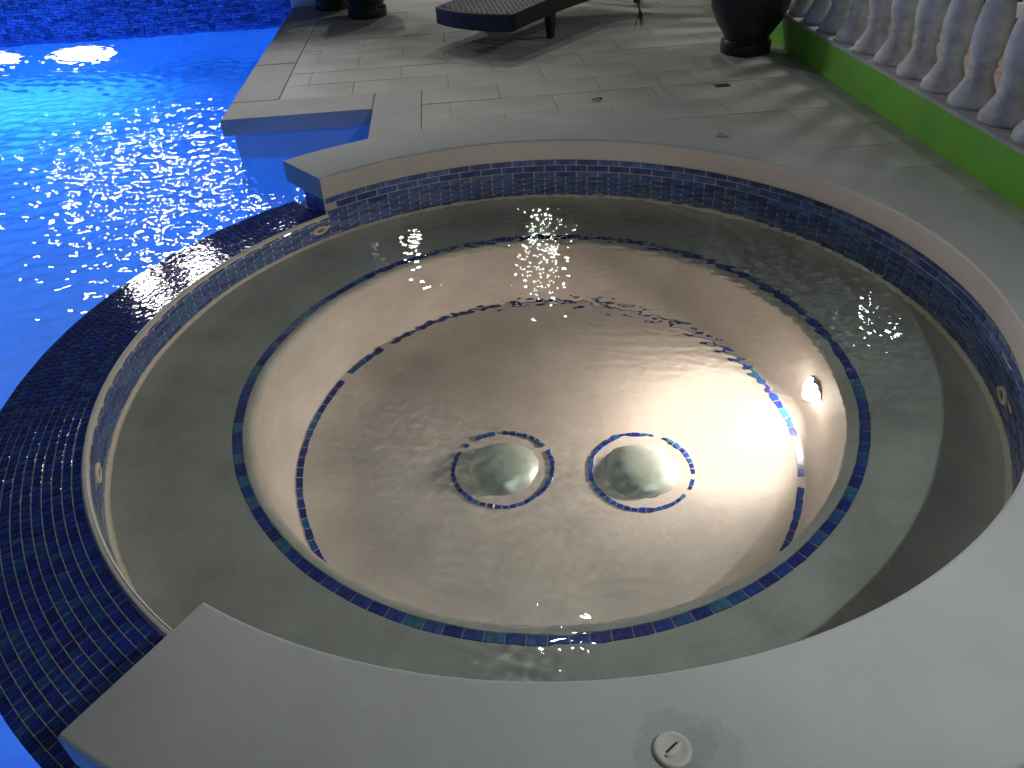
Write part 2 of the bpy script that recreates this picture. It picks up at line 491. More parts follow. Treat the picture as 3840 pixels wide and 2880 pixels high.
# cove, bench
vs, fs = revolve([(RWALL - 0.001, -0.474), (1.606, -0.488), (1.592, -0.506), (1.575, -0.522), (1.55, -0.534), (1.51, -0.541), (1.40, ZB), (1.2050, ZB), (1.2050, ZB - 0.004), (1.1665, ZB - 0.004),
                  (1.1665, ZB), (1.152, ZB - 0.002), (1.140, ZB - 0.009), (1.131, ZB - 0.020), (1.127, ZB - 0.035)], 0, 360, 224)
m = mk('bench', vs, fs, M_benchp, True); m.set_sharp_from_angle(angle=R(50))
bench = ob('bench', m, spa)
ob('bead', mk('bead', *revolve([(RWALL, -0.466), (1.619, -0.468), (1.612, -0.474), (1.608, -0.483), (1.604, -0.492)], 0, 360, 192), M_fit, True), band)
# pit wall and floor
prof = [(1.127, ZB - 0.035), (1.125, -0.66), (1.12, -0.76), (1.112, -0.86), (1.10, -0.93), (1.085, -0.99), (1.072, -1.03), (1.060, -1.06), (1.052, -1.078), (1.046, -1.087)]
vs, fs = revolve(prof, 0, 360, 224)
ob('pit_wall', mk('pit_wall', vs, fs, M_plaster, True), spa)
vs, fs = revolve([(1.046, -1.087), (1.04, ZF), (0.80, ZF - 0.001), (0.5, ZF - 0.004), (0.25, ZF - 0.006), (0.001, ZF - 0.007)], 0, 360, 160)
floor = ob('floor', mk('floor', vs, fs, M_plaster, True), spa)

# tile band: 10 staggered rows of long glass tiles
NT, TH_, = 88, 0.0358
wt = 2 * math.pi * RWALL / NT
JX = [(131.0, -0.352), (-160.8, -0.355), (-14.8, -0.352)]        # return fittings (angle, z)
cb = cbox(-wt / 2 + 0.0034, wt / 2 - 0.0034, -TH_ / 2 + 0.0032, TH_ / 2 - 0.0032, -0.001, 0.005, 0.0012)
# bend the tile to the wall's curve
def bend(vs):
    out = []
    for x, y, z in vs:
        a = x / RWALL
        out.append(((RWALL - z) * math.sin(a), y, RWALL - (RWALL - z) * math.cos(a)))
    return out
tile_mesh = mk('tile', bend(cb[0]), cb[1], M_blue)
cand = []
for rw in range(10):
    z = -0.114 - TH_ * (rw + 0.5)
    for k in range(NT):
        a = (k + (0.5 if rw % 2 else 0)) * 360 / NT
        an = (a + 180) % 360 - 180
        hid = not (A0 + 1.6 < an < A1 - 1.6)
        if hid and z > -0.222: continue                     # spillway: no wall there
        skip = False
        for ja, jz in JX:
            dd = abs((an - ja + 180) % 360 - 180)
            if math.hypot(R(dd) * RWALL * 0.62, z - jz) < 0.036: skip = True
        if skip: continue
        jit = random.uniform(-0.0008, 0.0008)
        p = Vector((RWALL * math.cos(R(an)), RWALL * math.sin(R(an)), z))
        nrm = Vector((-math.cos(R(an)), -math.sin(R(an)), 0))
        vis = nrm.dot((CAM - p).normalized())
        score = vis / pix(p) ** 2 * (1.8 if z > ZW else 1.0)
        if -125 < an < -20: score = -1
        cand.append((score, an, z, jit))
cand.sort(reverse=True)
rest = MB()
for i, (sc_, an, z, jit) in enumerate(cand):
    n = Vector((-math.cos(R(an)), -math.sin(R(an)), 0)); t = Vector((-math.sin(R(an)), math.cos(R(an)), 0))
    Mx = basis((RWALL * math.cos(R(an)) + n.x * jit, RWALL * math.sin(R(an)) + n.y * jit, z), t, (0, 0, 1), n)
    Mx = basis(Mx.translation, -t, (0, 0, 1), n)
    if i < 300: ob('tile', tile_mesh, band, Mx)
    else: rest.add(bend(cb[0]), cb[1], Mx)
tag(rest.obj('further_tiles', M_blueI, band), kind='stuff')
# tiles on the two end faces of the raised wall
for ea, sg in ((A1 - 0.6, 1), (A0 + 0.6, -1)):
    rd = Vector((math.cos(R(ea)), math.sin(R(ea)), 0)); n = Vector((-math.sin(R(ea)), math.cos(R(ea)), 0)) * sg
    for rw in range(3):
        for k in range(2):
            r0 = RWALL + 0.003 + k * 0.1 - (0.0 if rw % 2 else 0.0)
            L = 0.098
            c = rd * (r0 + L / 2); z = -0.114 - TH_ * (rw + 0.5)
            bb = cbox(-L / 2 + 0.002, L / 2 - 0.002, -TH_ / 2 + 0.002, TH_ / 2 - 0.002, -0.001, 0.005, 0.0012)
            ob('tile', mk('end_tile', bb[0], bb[1], M_blue), band, basis((c.x, c.y, z), rd if sg < 0 else -rd, (0, 0, 1), n))

# spillway: cream rim, sloping ledge with small navy tiles
SA0, SA1 = A1 - 1.0, 360 + A0 + 1.0
vs, fs = revolve([(1.6265, -0.26), (1.6265, -0.214), (1.628, -0.209), (1.632, -0.2055), (1.638, -0.205), (1.645, -0.2065), (1.6465, -0.211)], SA0, SA1, 96)
vs2, fs2 = revolve([(1.617, -0.478), (1.617, -0.220), (1.6195, -0.2095), (1.625, -0.2045), (1.632, -0.204), (1.639, -0.2065), (1.641, -0.215)], SA0, SA1, 110)
spill = ob('spillway', mk('spillway', *revolve([(1.63, -0.2165), (1.99, -0.2455), (1.995, -0.26), (1.985, -0.9)], SA0, SA1, 110), M_groutdark), spa)
m = mk('rim', *revolve([(1.6255, -0.30), (1.6195, -0.214), (1.6215, -0.208), (1.626, -0.2045), (1.633, -0.204), (1.639, -0.2065), (1.641, -0.215)], SA0, SA1, 110), M_fit, True)
ob('rim', m, spill)
# outer wall of the tub standing in the pool
ob('outer_wall', mk('outer_wall', *revolve([(1.99, -0.255), (1.975, -0.42), (1.94, -0.6), (1.93, ZBASE)], SA0 - 6, SA1 + 6, 80), M_poolpl, True), spa)
PT = 0.0302
cand = []
for rw in range(12):
    rr = 1.643 + PT * (rw + 0.5)
    n_ = int(R(SA1 - SA0) * rr / 0.0298)
    st = (SA1 - SA0) / n_
    off = random.random() * 0.6
    for k in range(n_):
        a = SA0 + (k + 0.5 + off * 0.5) * st + random.uniform(-0.02, 0.02)
        if a > SA1 - 0.4: continue
        zz = -0.2165 - (rr - 1.63) * 0.0806
        p = (rr * math.cos(R(a)), rr * math.sin(R(a)), zz)
        u = Vector(p) - CAM
        inview = abs(u.dot(rt) / u.dot(fw)) < 0.66 and abs(u.dot(up) / u.dot(fw)) < 0.5
        cand.append((-pix(p) if inview else -99, a, rr, zz, st))
cand.sort(reverse=True)
tb = cbox(-PT / 2 + 0.0018, PT / 2 - 0.0018, -0.0149 + 0.0018, 0.0149 - 0.0018, -0.002, 0.0040, 0.0012)
ledge_mesh = mk('ledge_tile', tb[0], tb[1], M_navy)
rest = MB()
sl = math.atan(0.0806)
for i, (sc_, a, rr, zz, st) in enumerate(cand):
    a = R(a)
    er = Vector((math.cos(a) * math.cos(sl), math.sin(a) * math.cos(sl), -math.sin(sl))); et = Vector((-math.sin(a), math.cos(a), 0)); en = er.cross(et)
    tw_ = random.uniform(-0.02, 0.02); ti = random.uniform(-0.012, 0.012)
    Mx = basis((rr * math.cos(a), rr * math.sin(a), zz + random.uniform(-0.0005, 0.0005)), er, et, en) @ Matrix.Rotation(tw_, 4, 'Z') @ Matrix.Rotation(ti, 4, 'Y')
    if i < 300: ob('tile', ledge_mesh, spill, Mx)
    else: rest.add(tb[0], tb[1], Mx)
tag(rest.obj('further_tiles', M_navyI, spill), kind='stuff')

# tile strips on bench edge and at the foot of the pit wall, and rings round the drains
def ring_tiles(parent, cx, cy, r, width, pitch, z, miss=0.0, thick=0.004, dz=0.0):
    n = int(round(2 * math.pi * r / pitch)); pt = 2 * math.pi * r / n
    bb = cbox(-width / 2 + 0.001, width / 2 - 0.001, -pt / 2 + 0.0022, pt / 2 - 0.0022, -0.002, thick, 0.001)
    me = mk('strip_tile', bb[0], bb[1], M_strip)
    for k in range(n):
        if random.random() < miss: continue
        a = 2 * math.pi * (k + 0.3) / n
        Mx = Matrix.Translation((cx + r * math.cos(a), cy + r * math.sin(a), z)) @ Matrix.Rotation(a + random.uniform(-0.02, 0.02), 4, 'Z')
        ob('tile', me, parent, Mx)
ring_tiles(bench, 0, 0, 1.186, 0.036, 0.0600, ZB - 0.003)
ring_tiles(floor, 0, 0, 1.026, 0.028, 0.0560, ZF - 0.0015, 0.02)
DR = [(-0.185, -0.125), (0.372, -0.19)]
for cx, cy in DR:
    ring_tiles(floor, cx, cy, 0.205, 0.019, 0.030, ZF - 0.006, 0.06, 0.0050)

# domed drain covers
def drain(cx, cy, rz):
    dm = [(0.146, 0.0), (0.146, 0.003), (0.141, 0.008), (0.130, 0.021), (0.114, 0.035), (0.096, 0.046), (0.076, 0.0545), (0.054, 0.060), (0.030, 0.063), (0.0005, 0.064)]
    dm = [(r_, z_ * 0.74) for r_, z_ in dm]
    M0 = Matrix.Translation((cx, cy, ZF - 0.0065)) @ Matrix.Rotation(rz, 4, 'Z')
    vs, fs = revolve(dm, 0, 360, 72)
    o = ob('drain_cover', mk('drain_cover', vs, fs, M_dome, True), spa, M0)
for i, (cx, cy) in enumerate(DR): drain(cx, cy, 0.1 + i)

# return fittings in the tile band
for ja, jz in JX:
    a = R(ja)
    n = Vector((-math.cos(a), -math.sin(a), 0)); t = Vector((-math.sin(a), math.cos(a), 0))
    Mx = basis((RWALL * math.cos(a), RWALL * math.sin(a), jz), -t, (0, 0, 1), n)
    vs, fs = revolve([(0.046, -0.002), (0.046, 0.007), (0.042, 0.011), (0.026, 0.013), (0.024, 0.010), (0.022, 0.004)], 0, 360, 36)
    f_ = ob('return_fitting', mk('return_fitting', vs, fs, M_fit, True), spa, Mx)
    vs, fs = revolve([(0.0225, 0.003), (0.018, 0.009), (0.011, 0.011), (0.009, 0.004), (0.0005, 0.003)], 0, 360, 24)
    ob('eyeball_nozzle', mk('eyeball_nozzle', vs, fs, M_fitdark, True), f_, Mx)

# underwater lamp of the tub
def disc_light(name, parent, pos, direction, radius, power, col, caustic=False, spread=180):
    ld = bpy.data.lights.new(name, 'AREA'); ld.shape = 'DISK'; ld.size = radius * 2; ld.energy = power; ld.color = col
    ld.spread = R(spread)
    if caustic: ld.cycles.is_caustics_light = True
    q = Vector(direction).to_track_quat('-Z', 'Y').to_matrix().to_4x4()
    return link(bpy.data.objects.new(name, ld), parent, Matrix.Translation(pos) @ q)
def niche_lamp(name, pos, direction, radius, glass, parent=None, bulge=0.012):
    """ring, body and lens of an underwater lamp; returns its root"""
    d = Vector(direction).normalized()
    q = d.to_track_quat('Z', 'Y').to_matrix().to_4x4()
    Mx = Matrix.Translation(pos) @ q
    vs, fs = revolve([(radius * 1.18, -0.05), (radius * 1.18, 0.003), (radius * 1.14, 0.008), (radius * 1.06, 0.009), (radius * 1.03, 0.003)], 0, 360, 40)
    root = ob(name, mk(name, vs, fs, M_fit, True), parent, Mx)
    vs, fs = revolve([(radius * 1.03 * math.cos(R(a)), 0.003 + bulge * math.sin(R(a))) for a in (0, 20, 40, 60, 75, 89.5)], 0, 360, 40)
    ob('lens', mk('lens', vs, fs, glass, True), root, Mx)
    return root
M_warmlens = emit('warm_lamp_lens', (1.0, 0.82, 0.70), 80.0)
LP = Vector((1.108, 0.015, -0.845)); LD = Vector((-1, -0.02, -0.10)).normalized(); LB = Vector((-1, 0.05, -0.62)).normalized()
la = niche_lamp('underwater_lamp', LP - LD * 0.012, LD, 0.066, M_warmlens, spa, bulge=0.055)
disc_light('lamp_light', la, LP + LD * 0.062, LB, 0.05, 15.5, (1.0, 0.80, 0.69), spread=128, caustic=True)

# ------------------------------------------------------------------ water: real rippled sheets
def waves(X, Y, lam, n, seed, main=None, spread=math.pi):
    g = np.random.default_rng(seed)
    H = np.zeros_like(X)
    for i in range(n):
        L = np.exp(g.uniform(np.log(lam[0]), np.log(lam[1])))
        a = g.uniform(0, 2 * math.pi) if main is None else main + g.normal() * spread
        k = 2 * math.pi / L
        H += L * np.sin(k * (X * math.cos(a) + Y * math.sin(a)) + g.uniform(0, 6.283) + 0.6 * np.sin(k * 0.31 * (X * math.sin(a) - Y * math.cos(a)) + g.uniform(0, 6.28)))
    return H
def norm_slope(H, step, target, mask=None):
    gx, gy = np.gradient(H, step)
    return H * (target / np.sqrt(np.mean(gx ** 2 + gy ** 2)))
def grid_mesh(name, X, Y, Z, keep, mt):
    n0, n1 = X.shape
    idx = np.arange(n0 * n1).reshape(n0, n1)
    q = np.stack([idx[:-1, :-1], idx[1:, :-1], idx[1:, 1:], idx[:-1, 1:]], -1)
    kq = keep[:-1, :-1] & keep[1:, :-1] & keep[1:, 1:] & keep[:-1, 1:]
    q = q[kq]
    used = np.zeros(n0 * n1, bool); used[q.ravel()] = True
    remap = np.cumsum(used) - 1
    q = remap[q]
    v = np.stack([X.ravel(), Y.ravel(), Z.ravel()], -1)[used]
    m = bpy.data.meshes.new(name)
    m.vertices.add(len(v)); m.vertices.foreach_set('co', v.ravel().astype(np.float32))
    m.loops.add(q.size); m.loops.foreach_set('vertex_index', q.ravel().astype(np.int32))
    m.polygons.add(len(q)); m.polygons.foreach_set('loop_start', (np.arange(len(q)) * 4).astype(np.int32))
    m.polygons.foreach_set('use_smooth', np.ones(len(q), bool))
    m.materials.append(mt); m.update(calc_edges=True); m.validate()
    return m
# spa sheet: polar grid so that it meets the wall exactly
nr, na = 300, 880
rr = np.linspace(0.004, 1.6275, nr)[:, None] * np.ones((1, na + 1)); aa = np.ones((nr, 1)) * np.linspace(0, 2 * math.pi, na + 1)[None, :]
X = rr * np.cos(aa); Y = rr * np.sin(aa)
st = 0.008
H = waves(X, Y, (0.028, 0.085), 60, 3, R(75), 0.7)
H2 = waves(X, Y, (0.15, 0.5), 24, 5)
# where the returns stir the surface: the far half and a tongue towards the lamp
def gauss(cx, cy, s): return np.exp(-((X - cx) ** 2 + (Y - cy) ** 2) / (2 * s * s))
mask = 0.08 + 0.92 * np.clip(gauss(0.55, 0.55, 0.55) + 0.8 * gauss(1.15, 0.65, 0.5) + 0.75 * gauss(0.1, 0.9, 0.45) + 0.5 * gauss(0.45, 0.0, 0.26) + 0.55 * gauss(-0.02, -1.34, 0.10), 0, 1)
def slope_rms(H):
    gr = np.gradient(H, axis=0) / (1.6235 / (nr - 1))
    return np.sqrt(np.mean(gr ** 2)) * 1.41
H *= 0.050 / slope_rms(H); H2 *= 0.007 / slope_rms(H2)
jet = np.hypot(X - 0.68, (Y - 0.95) * 1.3)
HJ = 0.004 * np.exp(-(jet / 0.16) ** 2) * np.cos(jet * 62 + 2.0 * np.sin(3 * np.arctan2(Y - 0.95, X - 0.68)))
edge = np.clip((1.6275 - rr) / 0.03, 0, 1)
Z = ZW + (H * mask + H2 + HJ) * edge
wm = grid_mesh('spa_water', X, Y, Z, np.ones_like(X, bool), M_spawater)
sw = tag(ob('spa_water', wm), kind='structure')
sw.cycles.is_caustics_caster = True
for o in (bench, floor, band, spill, coping): o.cycles.is_caustics_receiver = True
for o in COL.objects:
    if o.parent in (bench, floor, band) or o.name.startswith(('pit_wall', 'drain_cover')): o.cycles.is_caustics_receiver = True
# pool sheet in the deck frame
xs = np.arange(-7.2, -0.60, 0.016); ys = np.arange(-3.6, 6.37, 0.0145)
XD, YD = np.meshgrid(xs, ys, indexing='ij')
H = waves(XD, YD, (0.045, 0.18), 64, 21, R(80), 0.8)
H = norm_slope(H, 0.0155, 0.145)
H2 = norm_slope(waves(XD, YD, (0.3, 1.2), 24, 23), 0.0155, 0.035)
big = np.exp(-((XD + 3.2) ** 2 / 5.0 + (YD - 3.0) ** 2 / 9.0))
amp = 0.42 + 0.78 * np.clip(big + 0.8 * np.exp(-((XD + 1.45) ** 2 / 0.35 + (YD - 1.9) ** 2 / 0.5)), 0, 1)
XW = XD * CT - YD * ST; YWW = XD * ST + YD * CT
Rr = np.hypot(XW, YWW)
keep = (Rr > 1.945) & ((XD < PE + 0.06) | ((YD < 2.42) & (YD > -2.42)))
Zp = ZP + (H * amp + H2) * np.clip((Rr - 1.95) / 0.06 + 0.3, 0.3, 1)
pm = grid_mesh('pool_water', XW, YWW, Zp, keep, M_poolwater)
tag(ob('pool_water', pm), kind='structure')

# pool lamps; the side and near wall ones are added to even the light
M_bluelens = emit('blue_lamp_lens', (0.45, 0.48, 1.0), 7.0)
POOLCOL = (0.001, 0.235, 1.0)
def pool_lamp(xy, z, d, power, label, lens=True):
    e = niche_lamp('pool_lamp', Vector((*D(*xy), z)), (d[0] * CT - d[1] * ST, d[0] * ST + d[1] * CT, d[2]), 0.31, M_bluelens)
    tag(e, label, 'pool light', 'underwater pool lamps')
    p = Vector((*D(*xy), z)); dv = Vector((d[0] * CT - d[1] * ST, d[0] * ST + d[1] * CT, d[2])).normalized()
    disc_light('lamp_light', e, p + dv * 0.03, dv, 0.12, power, POOLCOL)
pool_lamp((-3.95, YW - 0.03), -0.95, (0, -1, -0.05), 75.0, 'glaring round underwater lamp in the mosaic wall of the pool')
pool_lamp((-4.85, YW - 0.03), -0.95, (0, -1, -0.05), 92.0, 'underwater lamp in the mosaic wall at the left edge of the view')
pool_lamp((-7.15, 2.6), -0.95, (1, 0, -0.05), 92.0, 'added unseen pool lamp in the left side wall, farther from the camera')
pool_lamp((-7.15, -1.6), -0.95, (1, 0, -0.05), 92.0, 'added unseen pool lamp in the left side wall, nearer to the camera')
pool_lamp((-4.2, -5.95), -0.95, (0, 1, -0.05), 92.0, 'added unseen pool lamp in the near end wall behind the camera')

# ------------------------------------------------------------------ balustrade
bs = empty('balustrade', (*D(2.155, 2.0), 0), 'bright green kerb wall topped by a row of pale vase-shaped balusters', 'balustrade')
mb = MB(); mb.box(WF, 2.30, -2.6, 5.4, -0.7, 0.1915, MW)
mb.obj('kerb_wall', M_green, bs)
mb = MB(); mb.box(WF - 0.004, 2.304, -2.6, 5.4, 0.192, 0.208, MW, 0.004)
mb.obj('kerb_top', M_curb, bs)
mb = MB(); mb.box(2.045, 2.27, -2.6, 5.4, 0.93, 1.03, MW, 0.02)
mb.obj('top_rail', M_bal, bs)
bp = [(0.0005, 0.0), (0.104, 0.0), (0.106, 0.012), (0.105, 0.032), (0.098, 0.044), (0.088, 0.056), (0.078, 0.078), (0.064, 0.105), (0.055, 0.135), (0.053, 0.155), (0.060, 0.166), (0.062, 0.176), (0.054, 0.186), (0.060, 0.205), (0.071, 0.24), (0.077, 0.28), (0.077, 0.315), (0.072, 0.37), (0.063, 0.43), (0.053, 0.49), (0.046, 0.55), (0.046, 0.58), (0.058, 0.592), (0.062, 0.608), (0.056, 0.626), (0.046, 0.64), (0.058, 0.665), (0.080, 0.688), (0.090, 0.704), (0.090, 0.7225)]
vs, fs = revolve(bp, 0, 360, 36)
bal_mesh = mk('baluster', vs, fs, M_bal, True)
for k in range(-1, 18):
    x, y = D(2.157, 0.775 + 0.2515 * k)
    ob('baluster', bal_mesh, bs, Matrix.Translation((x, y, 0.2075)) @ Matrix.Rotation(random.uniform(0, 6), 4, 'Z') @ Matrix.Rotation(R(random.uniform(-0.6, 0.6)), 4, 'X'))

# ------------------------------------------------------------------ planters
pot_prof = [(0.0005, 0.0), (0.165, 0.0), (0.168, 0.02), (0.168, 0.068), (0.164, 0.076), (0.150, 0.079), (0.146, 0.084), (0.150, 0.10), (0.175, 0.14), (0.215, 0.20), (0.246, 0.27), (0.263, 0.35), (0.268, 0.43), (0.262, 0.50), (0.243, 0.565), (0.222, 0.60), (0.228, 0.618), (0.246, 0.628), (0.248, 0.645), (0.236, 0.652), (0.222, 0.645), (0.214, 0.60)]
saucer_prof = pot_prof[:6]
vs, fs = revolve(pot_prof[5:], 0, 360, 56); body_mesh = mk('pot_body', vs, fs, M_pot, True)
vs, fs = revolve(pot_prof[:6] + [(0.10, 0.079)], 0, 360, 56); base_mesh = mk('pot_base', vs, fs, M_pot, True)
base_mesh.set_sharp_from_angle(angle=R(40))
vs, fs = revolve([(0.218, 0.605), (0.1, 0.612), (0.0005, 0.615)], 0, 360, 32); soil_mesh = mk('soil', vs, fs, M_soil, True)

def frond(root, start, end, sag, n, m, name='frond', leaflet=0.16, seed=0):
    g = random.Random(seed)
    a, b = Vector(start), Vector(end)
    pts = []
    for i in range(n + 1):
        t = i / n
        p = a.lerp(b, t); p.z += sag * 4 * t * (1 - t)
        pts.append(p)
    mb = MB(); mb.tube(pts, [0.008 * (1 - 0.75 * i / n) for i in range(n + 1)], 6)
    side = (b - a).cross(Vector((0, 0, 1))).normalized()
    for i in range(2, n + 1):
        for s in (-1, 1):
            L = leaflet * (1 - 0.55 * abs(i / n - 0.45)) * g.uniform(0.75, 1.15)
            d = (pts[i] - pts[i - 1]).normalized()
            tip = pts[i] + side * s * L * 0.75 + d * L * 0.6 - Vector((0, 0, L * g.uniform(0.25, 0.75)))
            mid = pts[i].lerp(tip, 0.5) + Vector((0, 0, L * 0.10))
            wv = d * 0.011
            mb.add([pts[i] - wv, pts[i] + wv, mid + wv * 1.2, tip, mid - wv * 1.2], [(0, 1, 2, 4), (4, 2, 3)])
    mb.obj(name, m, root)

def potted(loc, label, seed, scale=1.0):
    e = empty('potted_palm', loc, label, 'potted plant', 'dark round planters on the deck')
    M0 = Matrix.Translation(loc) @ Matrix.Scale(scale, 4)
    ob('pot_body', body_mesh, e, M0); ob('pot_base', base_mesh, e, M0); ob('soil', soil_mesh, e, M0)
    return e
L0 = Vector((1.60, 3.13, -0.004))
p1 = potted(L0, 'large black pot with ring base beside the green kerb wall', 1)
g = random.Random(4)
for k in range(9):
    a = k * 0.7 + 0.3
    h_ = g.uniform(0.5, 0.9)
    if 2.2 < (a % 6.283) < 5.2: continue
    frond(p1, L0 + Vector((0.03 * math.cos(a), 0.03 * math.sin(a), 0.60)), L0 + Vector((0.55 * math.cos(a), 0.55 * math.sin(a), 0.6 + h_)), 0.18, 12, M_leaf, 'frond', 0.20, k)
def droop(root, pts, m, seed):
    """a withered frond hanging over the pot's rim"""
    g = random.Random(seed)
    P = [Vector(p) for p in pts]
    mb = MB(); mb.tube(P, [0.009 - 0.006 * i / (len(P) - 1) for i in range(len(P))], 6)
    for i in range(len(P) - 4, len(P)):
        for s in range(5):
            o = P[i].lerp(P[i - 1], g.random())
            a = g.uniform(0, 6.28)
            L = g.uniform(0.05, 0.13)
            tip = o + Vector((math.cos(a) * L * 0.30, math.sin(a) * L * 0.30, -L))
            wv = Vector((math.sin(a), -math.cos(a), 0)) * 0.006
            mid = o.lerp(tip, 0.5) + Vector((math.cos(a), math.sin(a), 0)) * 0.012
            mb.add([o - wv, o + wv, mid + wv, tip, mid - wv], [(0, 1, 2, 4), (4, 2, 3)])
    mb.obj('withered_frond', m, root)
droop(p1, [L0 + Vector((-0.03, 0, 0.61)), L0 + Vector((-0.25, -0.02, 0.92)), L0 + Vector((-0.5, -0.05, 0.98)), L0 + Vector((-0.68, -0.07, 0.86)), (0.855, 3.05, 0.62), (0.845, 3.03, 0.44), (0.84, 3.02, 0.34), (0.842, 3.01, 0.26)], M_dry, 3)
droop(p1, [L0 + Vector((-0.03, 0.02, 0.61)), L0 + Vector((-0.16, 0.1, 0.95)), L0 + Vector((-0.28, 0.2, 0.96)), L0 + Vector((-0.33, 0.26, 0.75)), L0 + Vector((-0.345, 0.28, 0.5)), L0 + Vector((-0.35, 0.29, 0.37))], M_dry, 5)

L1 = Vector((-1.20, 5.02, -0.004)); L2 = Vector((-1.56, 5.46, -0.004))
p2 = potted(L1, 'smaller-looking black pot beyond the lounger, right one of the pair', 2)
p3 = potted(L2, 'black pot standing behind and left of its twin near the white pillar', 3)
for root, L, sd_ in ((p2, L1, 11), (p3, L2, 31)):
    g = random.Random(sd_)
    for k in range(12):
        a = k * 0.524 + g.uniform(-0.15, 0.15)
        h_ = g.uniform(0.25, 0.85); rr_ = g.uniform(0.35, 0.6)
        frond(root, L + Vector((0.03 * math.cos(a), 0.03 * math.sin(a), 0.60)), L + Vector((rr_ * math.cos(a), rr_ * math.sin(a), 0.6 + h_)), 0.2, 10, M_leaf, 'frond', 0.18, k + sd_)

# white pillar at the end of the mosaic wall
pl = empty('pillar', (*D(-1.42, 5.85), -0.004), 'white square pillar base behind the black pots', 'pillar')
mb = MB(); mb.box(-1.66, -1.22, 5.66, 6.05, -0.004, 0.12, MW, 0.012); mb.obj('plinth', M_white, pl)
mb = MB(); mb.box(-1.61, -1.27, 5.71, 6.0, 0.1205, 2.6, MW); mb.obj('shaft', M_white, pl)

# ------------------------------------------------------------------ lounger
F0 = Vector((-0.256, 3.607, 0)); LL = Vector((0.61, 0.792, 0)).normalized(); LWd = Vector((LL.y, -LL.x, 0))
ML = basis((F0.x, F0.y, -0.004), LWd, LL, (0, 0, 1))     # local x across, y along, z up
lg = empty('sun_lounger', (F0.x, F0.y, -0.004), 'dark woven wicker sun lounger standing on the deck', 'sun lounger')
WHALF = 0.345
def lz(y):                        # top of the seat along its length
    if y < 1.15: return 0.262 + 0.02 * math.sin(y * 2.2)
    return 0.262 + 0.02 * math.sin(2.53) + (y - 1.15) * 0.62
def side_panel(xc, th):
    n = 34
    ys = [2.0 * i / n for i in range(n + 1)]
    vs = []; fs = []
    for y in ys:
        t, b_ = lz(y), lz(y) - 0.112
        vs += [(xc - th, y, b_), (xc + th, y, b_), (xc + th, y, t), (xc - th, y, t)]
    for i in range(n):
        a, b_ = i * 4, i * 4 + 4
        for k in range(4):
            k2 = (k + 1) % 4
            fs.append((a + k, a + k2, b_ + k2, b_ + k))
    fs += [(3, 2, 1, 0), (n * 4, n * 4 + 1, n * 4 + 2, n * 4 + 3)]
    return vs, fs
for s in (-1, 1):
    mb = MB(); mb.add(*side_panel(s * (WHALF - 0.02), 0.02)); mb.obj('side_rail', M_wframe, lg, M=ML)
# bowed foot end
mb = MB(); n = 20; vs = []; fs = []
for i in range(n + 1):
    x = -WHALF + 2 * WHALF * i / n
    yb = -0.075 * (1 - (x / WHALF) ** 2)
    for (dy, z) in ((0.0, 0.150), (0.0, 0.258), (0.008, 0.264), (0.05, 0.264), (0.05, 0.150)): vs.append((x, yb + dy, z))
for i in range(n):
    for k in range(5):
        k2 = (k + 1) % 5
        fs.append((i * 5 + k, i * 5 + k2, i * 5 + 5 + k2, i * 5 + 5 + k))
fs += [tuple(range(5)), tuple(n * 5 + k for k in range(5))[::-1]]
mb.add(vs, fs); mb.obj('foot_rail', M_wframe, lg, M=ML)
# woven bed: flat strands lying along the lounger, over and under cross strands
weave = MB()
for i in range(27):
    x0 = -WHALF + 0.04 + i * 0.0236; x1 = x0 + 0.021
    ys = [-0.03 + 0.023 * j for j in range(89)]
    vs = []; fs = []
    for j, y in enumerate(ys):
        if y > 1.98: break
        yb = max(y, -0.07 * (1 - (x0 / WHALF) ** 2) + 0.03) if y < 0.03 else y
        dz = 0.0035 if (i + j) % 2 else -0.0025
        vs += [(x0, yb, lz(max(yb, 0)) + dz), (x0 + 0.0105, yb, lz(max(yb, 0)) + dz + 0.0035), (x1, yb, lz(max(yb, 0)) + dz)]
    m_ = len(vs) // 3
    for j in range(m_ - 1):
        for k in range(2): fs.append((j * 3 + k, j * 3 + k + 1, j * 3 + k + 4, j * 3 + k + 3))
    weave.add(vs, fs)
tag(weave.obj('woven_bed', M_wicker, lg, M=ML), kind='stuff')
mb = MB()
for j in range(20):
    y = 0.05 + j * 0.1
    mb.box(-WHALF + 0.04, WHALF - 0.04, y - 0.012, y + 0.012, lz(y) - 0.03, lz(y) - 0.012)
mb.obj('cross_slats', M_wframe, lg, M=ML)
for x in (-WHALF + 0.03, WHALF - 0.03):
    for y in (0.51, 1.87):
        top = lz(y) - 0.10 if y < 1 else 0.30
        mb = MB()
        vs = [(x - 0.02, y + 0.0, 0), (x + 0.02, y + 0.0, 0), (x + 0.02, y + 0.045, 0), (x - 0.02, y + 0.045, 0), (x - 0.028, y - 0.02, top), (x + 0.028, y - 0.02, top), (x + 0.028, y + 0.06, top), (x - 0.028, y + 0.06, top)]
        mb.add(vs, [(3, 2, 1, 0), (4, 5, 6, 7), (0, 1, 5, 4), (1, 2, 6, 5), (2, 3, 7, 6), (3, 0, 4, 7)])
        mb.obj('leg', M_wframe, lg, M=ML)
mb = MB(); mb.box(-WHALF + 0.03, WHALF - 0.03, 1.86, 1.90, 0.27, 0.31); mb.obj('rear_crossbar', M_wframe, lg, M=ML)

